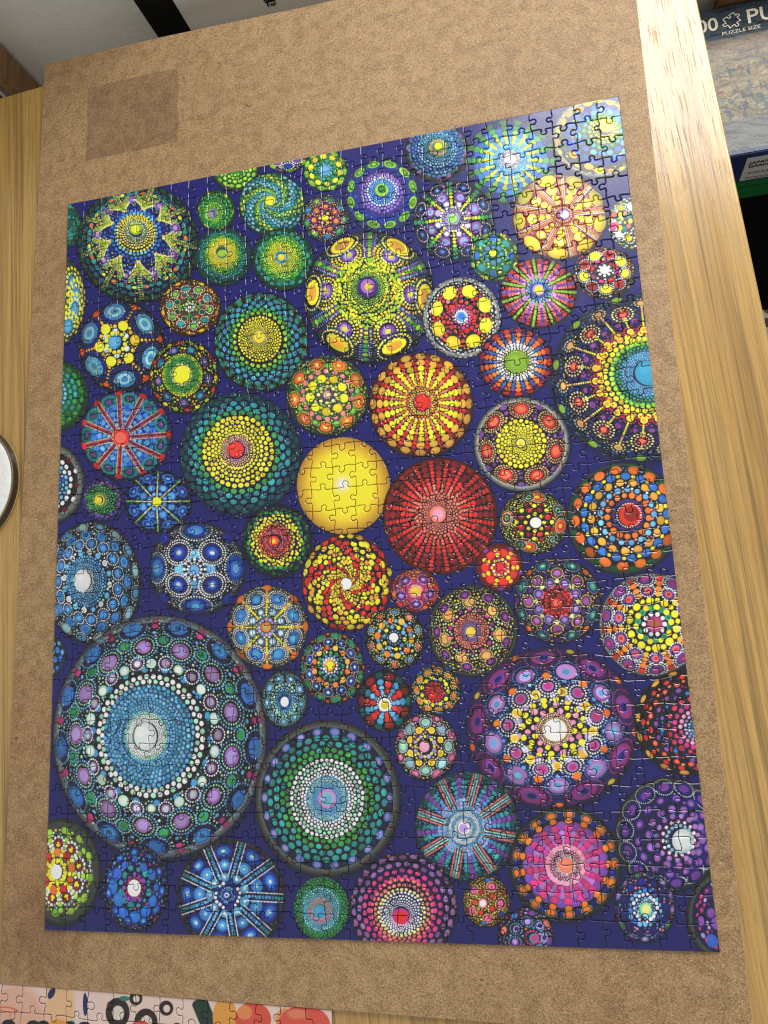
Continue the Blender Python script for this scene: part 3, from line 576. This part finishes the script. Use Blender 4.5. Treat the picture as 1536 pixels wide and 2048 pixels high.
def cut(nx, ny, W_, H_, seed):
    rs = np.random.RandomState(seed); P = {}
    for j in range(ny+1):
        for i in range(nx+1):
            jx = 0 if i in (0, nx) else rs.uniform(-.055, .055); jy = 0 if j in (0, ny) else rs.uniform(-.055, .055)
            P[i, j] = ((i+jx)*W_/nx, (j+jy)*H_/ny)
    Hh = {(i, j): knob_edge(P[i, j], P[i+1, j], j in (0, ny), rs) for j in range(ny+1) for i in range(nx)}
    Vv = {(i, j): knob_edge(P[i, j], P[i, j+1], i in (0, nx), rs) for j in range(ny) for i in range(nx+1)}
    res = []
    for j in range(ny):
        for i in range(nx):
            lp = Hh[i, j][:-1]+Vv[i+1, j][:-1]+Hh[i, j+1][::-1][:-1]+Vv[i, j][::-1][:-1]
            res.append((i, j, np.array(lp)))
    return res
def inset(lp, d):
    nx_ = np.roll(lp, -1, 0); pv = np.roll(lp, 1, 0)
    e1 = lp-pv; e2 = nx_-lp; e1 /= np.linalg.norm(e1, axis=1)[:, None]+1e-12; e2 /= np.linalg.norm(e2, axis=1)[:, None]+1e-12
    n1 = np.stack([-e1[:, 1], e1[:, 0]], 1); n2 = np.stack([-e2[:, 1], e2[:, 0]], 1); n = n1+n2
    n /= np.maximum((n*n).sum(1)[:, None]/2, .7)
    return lp+n*d
def piece_geo(lp, W_, H_, T, rs, bev=.00066):
    n = len(lp); c = lp.mean(0)
    lo_ = inset(lp, .00022); mid = inset(lp, .00034); hi = inset(lp, .00022+bev)
    dz = rs.uniform(-.00012, .00012); tx, ty = rs.uniform(-.006, .006, 2)
    V = []; U = []
    for L, z in ((lo_, 0.), (lo_, T-.00055), (mid, T-.00030), (hi, T)):
        for p in L:
            zz = z if z == 0 else z+dz+(p[0]-c[0])*tx+(p[1]-c[1])*ty
            V.append((p[0]-c[0], p[1]-c[1], zz)); U.append((p[0]/W_, p[1]/H_))
    F = []; MI = []
    for k in range(3):
        for i in range(n):
            j = (i+1) % n; F.append((k*n+i, k*n+j, (k+1)*n+j, (k+1)*n+i)); MI.append(1 if k == 0 else 0)
    F.append(tuple(range(3*n, 4*n))); MI.append(0)
    return c, V, U, F, MI
def build_jigsaw(root, nx, ny, W_, H_, T, mats, seed, limit=300, view=None):
    rs = np.random.RandomState(seed+5); ps = cut(nx, ny, W_, H_, seed)
    if view is not None: ps.sort(key=lambda q: view(q[2].mean(0)))
    rest = ([], [], [], [])
    for k, (i, j, lp) in enumerate(ps):
        c, V, U, F, MI = piece_geo(lp, W_, H_, T, rs)
        if k < limit:
            o = meshobj('puzzle_piece', V, F, mats, root, MI, loc=(c[0], c[1], 0)); me = o.data
            ul = me.uv_layers.new(name='print'); li = np.empty(len(me.loops), np.int32); me.loops.foreach_get('vertex_index', li)
            ul.data.foreach_set('uv', np.array(U, np.float32)[li].ravel())
        else:
            b = len(rest[0]); rest[0].extend((x+c[0], y+c[1], z) for x, y, z in V); rest[1].extend(tuple(a+b for a in f) for f in F); rest[2].extend(U); rest[3].extend(MI)
    if rest[0]:
        o = meshobj('puzzle_pieces', rest[0], rest[1], mats, root, rest[3]); me = o.data; o['kind'] = 'stuff'
        ul = me.uv_layers.new(name='print'); li = np.empty(len(me.loops), np.int32); me.loops.foreach_get('vertex_index', li)
        ul.data.foreach_set('uv', np.array(rest[2], np.float32)[li].ravel())
M_stones = mat_print('painted_stones_print', paint_stones(1680, 2124))
jz = empty('jigsaw_puzzle', (0, 0, .00005))
tag(jz, 'finished jigsaw of colourful dot painted stones on deep blue lying on brown hardboard', 'jigsaw puzzle')
cl = np.array((.4548, .2125))
build_jigsaw(jz, 28, 36, PW, PHT, ZT, [M_stones, M_card], 4, 300, lambda c: np.hypot(*(c-cl+np.array((-.1, .08))*0)) if False else (RC.transposed() @ Vector((c[0]-.4548, c[1]-.2125, -.627)))[2]*-1)

# ------------------------------------------------------------------ second jigsaw, only its far edge in view
def paint_abstract(W_, H_, X0, Y1, SX, SY):
    cv = Canvas(W_, H_, np.array((.91, .81, .77), np.float32), 8)
    def mp(x, y):
        u, v = to_uv(x, y); return np.array([(u*PW-X0)/SX*W_, (Y1-(1-v)*PHT)/SY*H_])
    def el(x, y, a, b, col, soft=.7, alpha=1., ang=0.):
        c = mp(x, y); A = np.stack([(mp(x+2, y)-mp(x-2, y))/4*a, (mp(x, y+2)-mp(x, y-2))/4*b], 1)
        R = np.array([[math.cos(ang), -math.sin(ang)], [math.sin(ang), math.cos(ang)]]); A = np.stack([(mp(x+2, y)-mp(x-2, y))/4, (mp(x, y+2)-mp(x, y-2))/4], 1) @ R @ np.diag([a, b])
        cv.stamp(c, A, np.array(col, np.float32), soft, alpha)
    el(20, 2030, 60, 60, (.86, .62, .50), 12, .6); el(110, 2010, 30, 60, (.90, .68, .42), 9, .6); el(5, 2020, 22, 6, (.80, .35, .22), 1, .8, .1); el(5, 2020, 16, 3, (.92, .72, .60), 1, .9, .1)
    el(93, 1985, 6, 12, (.07, .10, .32), ang=.45); el(161, 2005, 4.5, 23, (.07, .13, .36), ang=-.03)
    for x, y, a, b in ((226, 2020, 24, 30), (283, 2036, 23, 26), (323, 2008, 14, 15), (262, 1990, 13, 14), (345, 2048, 11, 11)):
        el(x, y, a, b, (.14, .09, .08)); el(x+1, y+1, a*.5, b*.52, (.90, .84, .80))
    el(239, 1991, 11, 5, (.16, .48, .44)); el(135, 2043, 6, 5, (.2, .6, .7))
    for k in range(12): el(392+k*2.6, 2000+k*6, 17, 12, (.09, .20, .15))
    el(440, 2022, 24, 40, (.88, .62, .28)); el(497, 2025, 36, 34, (.85, .32, .25)); el(480, 2012, 15, 14, (.90, .55, .32)); el(560, 2025, 18, 24, (.86, .60, .35)); el(599, 2034, 52, 40, (.85, .33, .26)); el(585, 2012, 20, 10, (.88, .50, .38), 3)
    for x in (8, 58, 78, 130, 160): el(x, 2052, 14, 12, (.05, .06, .12))
    for k in range(60):
        el(cv.rs.uniform(-60, 660), cv.rs.uniform(2060, 2300), 26, 26, ((.85, .33, .26), (.09, .20, .15), (.88, .62, .28), (.14, .09, .08))[k % 4])
    return np.clip(cv.im, 0, 1)
X0, Y1, SX, SY = -.128, -.0436, .3785, .2365
M_abs = mat_print('abstract_print', paint_abstract(1130, 710, X0, Y1, SX, SY), .4)
j2 = empty('jigsaw_puzzle', (X0-.0028, Y1-SY+.0016, -.0029), math.radians(-1.32))
tag(j2, 'cream and coral abstract jigsaw on the table by the near left edge of the hardboard', 'jigsaw puzzle')
build_jigsaw(j2, 18, 11, SX, SY, .0019, [M_abs, M_card], 21, 300)

# ------------------------------------------------------------------ round tin at the left edge
def lathe(name, prof, mat, parent, seg=96, wob=0., seed=1):
    rs = random.Random(seed); ph = [rs.uniform(0, 6.3) for _ in range(6)]
    V = []; F = []
    for k, (r, z) in enumerate(prof):
        for i in range(seg):
            a = 2*math.pi*i/seg; rr = r*(1+wob*(math.sin(3*a+ph[0])+.6*math.sin(7*a+ph[1])+.5*math.sin(13*a+ph[2])))
            V.append((rr*math.cos(a), rr*math.sin(a), z))
    for k in range(len(prof)-1):
        for i in range(seg): j = (i+1) % seg; F.append((k*seg+i, k*seg+j, (k+1)*seg+j, (k+1)*seg+i))
    return meshobj(name, V, F, mat, parent, smooth=True)
dish = empty('round_tin', (-.1110, .3985, -.00295))
tag(dish, 'shallow round dark brown tin with a lumpy white filling on the table beside the hardboard', 'tin')
M_tin = Mat('brown_glazed_metal', .22, .6, lin((.24, .19, .14))); M_tin = M_tin.m
M_lip = mat_plain('pale_lip', lin((.60, .52, .38)), .35, .5)
M_wax = mat_plain('white_filling', (.80, .81, .80), .45, .5, 55, .05, .004)
lathe('wall', [(.0600, .0), (.0640, .0007), (.0641, .0016), (.0636, .0030), (.0630, .0060), (.0627, .0072), (.0619, .0074), (.0613, .0070), (.0612, .006)], M_tin, dish)
lathe('foot_lip', [(.0637, .0002), (.0650, .0004), (.0653, .0010), (.0649, .0015), (.0641, .0014)], M_lip, dish)
lathe('rim', [(.0629, .0071), (.0629, .0078), (.0622, .0082), (.0614, .0078), (.0613, .0070)], mat_plain('olive_rim', lin((.42, .38, .28)), .3, .5), dish)
lathe('filling', [(.0612, .0055), (.0606, .0072), (.0590, .0080), (.055, .0084), (.047, .0092), (.035, .0090), (.018, .0094), (.0001, .0094)], M_wax, dish, wob=.003)

# ------------------------------------------------------------------ boxed puzzles on the floor side, right of the table
bx = empty('puzzle_box', (.60, .7335, -.255), .0)
tag(bx, 'shrink wrapped blue Japanese garden puzzle box right of the table above a green box', 'box')
def mat_cover():
    m = Mat('shrink_wrapped_cover', .6, .3); v = m.vec(); tc = m.n('ShaderNodeTexCoord').outputs['Object']; sx = m.n('ShaderNodeSeparateXYZ', {0: tc})
    n1 = m.noise(v, 44, 5, .7, 1.0); n2 = m.noise(m.vec(loc=(4, 2, 0)), 50, 4, .7, .6); n3 = m.noise(m.vec((1, 3, 1)), 90, 3, .8)
    land = m.ramp(n1, [(.30, lin((.20, .27, .20))), (.40, lin((.46, .50, .32))), (.46, lin((.84, .74, .50))), (.54, lin((.90, .78, .60))), (.60, lin((.42, .52, .52))), (.66, lin((.30, .38, .36))), (.74, lin((.80, .78, .68)))])
    n4 = m.noise(m.vec(loc=(9, 1, 0)), 130, 4, .7, .8); land = m.mix(.8, land, m.ramp(n4, [(.38, .25), (.5, .9), (.62, 1.35)]), 'MULTIPLY')
    land = m.mix(m.math('GREATER_THAN', m.noise(m.vec((1, .35, 1), (0, 0, 0), (3, 3, 0)), 120, 2, .6), .63), land, lin((.16, .17, .14)))
    land = m.mix(m.math('GREATER_THAN', m.noise(m.vec(loc=(1, 8, 0)), 34, 2, .5), .70), land, lin((.68, .30, .22)))
    sky = m.ramp(n2, [(.3, lin((.72, .62, .58))), (.7, lin((.84, .72, .62)))])
    c = m.mix(m.n('ShaderNodeMapRange', {0: m.math('ADD', sx.outputs[1], m.math('MULTIPLY', n1, .02)), 1: .115, 2: .155}).outputs[0], land, sky)
    low = m.ramp(m.noise(v, 60, 3), [(.3, lin((.52, .54, .54))), (.7, lin((.66, .66, .62)))])
    c = m.mix(m.math('LESS_THAN', m.math('ADD', sx.outputs[1], m.math('MULTIPLY', n1, .03)), .058), c, low)
    c = m.mix(m.math('GREATER_THAN', sx.outputs[1], .1425), c, lin((.70, .66, .58)))
    c = m.mix(m.math('GREATER_THAN', sx.outputs[1], .1455), c, lin((.40, .45, .50)))
    c = m.mix(m.math('LESS_THAN', sx.outputs[1], .006), c, lin((.28, .40, .62)))
    c = m.mix(1., c, (.33, .35, .36), 'MULTIPLY'); m.base(m.n('ShaderNodeHueSaturation', {'Saturation': 1.25, 'Color': c}).outputs[0]); w1 = m.n('ShaderNodeTexNoise', {'Vector': m.vec((1, 2.2, 1), (0, 0, .2)), 'Scale': 22., 'Detail': 4., 'Distortion': 2.2}).outputs['Fac']
    m.bump(w1, .022, 1.); m.b.inputs['Coat Weight'].default_value = .45; m.b.inputs['Coat Roughness'].default_value = .08
    return m.m
M_blue = mat_plain('dark_blue_card', lin((.13, .19, .35)), .4, .5, 30, .08); M_green = mat_plain('green_card', lin((.10, .42, .20)), .45, .5, 30, .1)
M_label = mat_plain('grey_label', lin((.74, .74, .72)), .6, .4, 60, .04); M_cream = mat_plain('cream_ink', lin((.80, .77, .68)), .5, .4)
bmobj('carton', box(0, .30, 0, .1875, 0, .0545, .0012), M_blue, bx)
bmobj('cover_picture', box(.0015, .2985, .0015, .186, .0545, .0553), mat_cover(), bx)
bmobj('side_label', box(.0935, .26, -.0006, .0001, .004, .0465), M_label, bx)
def text(name, body, size, loc, rot, mat, parent, sx=1., shear=0., ext=.00015, bold=0., align='LEFT'):
    cu = bpy.data.curves.new(name, 'FONT'); cu.body = body; cu.size = size; cu.extrude = ext; cu.shear = shear; cu.offset = bold; cu.align_x = align; cu.resolution_u = 3
    ob = bpy.data.objects.new(name, cu); COL.objects.link(ob); dg = bpy.context.evaluated_depsgraph_get(); me = bpy.data.meshes.new_from_object(ob.evaluated_get(dg))
    bpy.data.objects.remove(ob); me.materials.append(mat) if not me.materials else None; me.materials[0] = mat
    o = bpy.data.objects.new(name, me); o.location = loc; o.rotation_euler = rot; o.scale = (sx, 1, 1); return link(o, parent)
text('printed_number', '1000', .0235, (.0820, .1585, .0555), (0, 0, 0), M_cream, bx, .98, bold=.0003, align='RIGHT')
text('printed_title', 'PUZZLE', .0255, (.1110, .1585, .0555), (0, 0, 0), M_cream, bx, 1.05, bold=.0002)
text('printed_size_line', 'PUZZLE SIZE', .0060, (.0840, .1500, .0555), (0, 0, 0), M_cream, bx, 1.2)
# jigsaw piece outline between the number and the title
rs_ = np.random.RandomState(2); q = cut(3, 3, .042, .042, 6)[4][2]; q = q-q.mean(0); q = q@np.array([[math.cos(.5), math.sin(.5)], [-math.sin(.5), math.cos(.5)]])*.95
oo = inset(q, -.0005); ii = inset(q, .0005); n_ = len(q)
meshobj('piece_emblem', [(x, y, 0) for x, y in oo]+[(x, y, 0) for x, y in ii], [(i, (i+1) % n_, n_+(i+1) % n_, n_+i) for i in range(n_)], M_cream, bx, loc=(.0965, .1665, .0557))
fr = (math.radians(90), 0, 0)
text('printed_name', 'JAPANESE', .0062, (.0975, -.0008, .0350), fr, M_ink, bx, 1.2, .12, bold=.00012)
text('printed_name', 'GARDEN', .0062, (.0975, -.0008, .0285), fr, M_ink, bx, 1.2, .12, bold=.00012)
rs2 = random.Random(5)
for z, ln in ((.0185, .045), (.0160, .075), (.0085, .030), (.0062, .06)):
    x = .099; V = []; F = []
    while x < .099+ln:
        wd = rs2.uniform(.0015, .005); b = len(V); V += [(x, -.0008, z), (x+wd, -.0008, z), (x+wd, -.0008, z+.0009), (x, -.0008, z+.0009)]; F.append((b, b+1, b+2, b+3)); x += wd+.0008
    meshobj('small_print', V, F, M_ink, bx)
gb = empty('puzzle_box', (.60, .7335, -.292), .0); tag(gb, 'plain green box beneath the Japanese garden puzzle box', 'box')
bmobj('carton', box(0, .30, .0008, .19, 0, .0365, .0012), M_green, gb); bmobj('lid_seam', box(-.0004, .3004, .0003, .1904, .0245, .0253), M_ink, gb)
cb = empty('black_crate', (.58, .74, -.75)); tag(cb, 'black crate in shadow under the green box', 'crate')
bmobj('body', box(0, .36, .002, .23, 0, .457, .004), M_black, cb); bmobj('rim', box(-.005, .365, -.003, .235, .438, .4575, .003), M_black, cb)
kb = tag(bmobj('brown_carton', box(.685, .95, .9235, .942, -.75, -.17, .002), mat_plain('kraft_card', lin((.45, .33, .20)), .8, .2)), 'brown cardboard carton standing behind the Japanese garden puzzle box', 'carton')
M_pat = Mat('leaf_patterned_card', .7, .3); v_ = M_pat.vec((1, 1.4, 1), (0, 0, .6)); nn_ = M_pat.n('ShaderNodeTexVoronoi', {'Vector': v_, 'Scale': 48.}).outputs['Distance']
M_pat.base(M_pat.mix(M_pat.math('LESS_THAN', nn_, .36), lin((.50, .45, .36)), lin((.08, .08, .06))))
pb = tag(bmobj('patterned_box', box(.62, .95, .38, .570, -.34, -.24, .004), M_pat.m), 'taupe box with dark leaf pattern low beside the right edge of the table', 'box')
st = tag(bmobj('dark_stool', box(.61, .96, .36, .58, -.37, -.341, .006), M_black), 'black stool under the leaf patterned box', 'stool')
for x in (.63, .91):
    for y in (.38, .53): bmobj('leg', box(x, x+.03, y, y+.03, -.75, -.3705), M_black, st)

# ------------------------------------------------------------------ carton with black stripe against the wall
ct = empty('flat_carton', (.074, .900, -.75)); tag(ct, 'pale grey carton with a broad black stripe standing against the wall behind the hardboard', 'carton')
bmobj('front_panel', box(.038, .42, 0, .030, 0, .78, .001), M_carton, ct)
bmobj('black_stripe', box(-.0005, .0378, -.0008, .030, 0, .78, .001), M_black, ct)
def recycle_mark(parent, cx, cz, r, y):
    V = []; F = []
    pt = [Vector((cx+r*math.sin(2*math.pi*k/3), cz+r*math.cos(2*math.pi*k/3))) for k in range(3)]
    for k in range(3):
        a, b = pt[k], pt[(k+1) % 3]; d = (b-a).normalized(); nn = Vector((-d.y, d.x)); w_ = r*.13
        p0 = a+d*r*.25; p1 = b-d*r*.45
        i0 = len(V); V += [(p.x, y, p.y) for p in (p0-nn*w_, p1-nn*w_, p1+nn*w_, p0+nn*w_)]; F.append((i0, i0+1, i0+2, i0+3))
        i0 = len(V); V += [(p.x, y, p.y) for p in (p1-nn*w_*2.6, b-d*r*.06, p1+nn*w_*2.6)]; F.append((i0, i0+1, i0+2))
    return meshobj('recycling_mark', V, F, M_ink, parent)
recycle_mark(ct, .136, .7215, .0085, -.0006)
text('recycling_number', '20', .0065, (.1325, -.0008, .7185), fr, M_ink, ct, 1, bold=.0001)
text('recycling_code', 'PAP', .0060, (.1305, -.0008, .7110), fr, M_ink, ct, 1, bold=.0001)

# ------------------------------------------------------------------ cupboard edge at the far left
cp = empty('oak_cupboard', (-.128, .900, -.75)); tag(cp, 'oak cupboard side with a dark gap at the far left behind the table', 'cupboard')
bmobj('side_panel', box(-.0125, 0, 0, .04, 0, .95, .001), M_oakd, cp)
bmobj('shadow_gap', box(-.018, -.0126, .012, .04, 0, .95), M_black, cp)
bmobj('door_edge', box(-.0205, -.0181, -.001, .04, 0, .95, .0003), M_carton, cp)
bmobj('door', box(-.42, -.0206, 0, .04, 0, .95, .001), mat_wood('red_brown_door', lin((.42, .27, .20)), lin((.32, .2, .14)), lin((.5, .33, .25)), .5), cp)
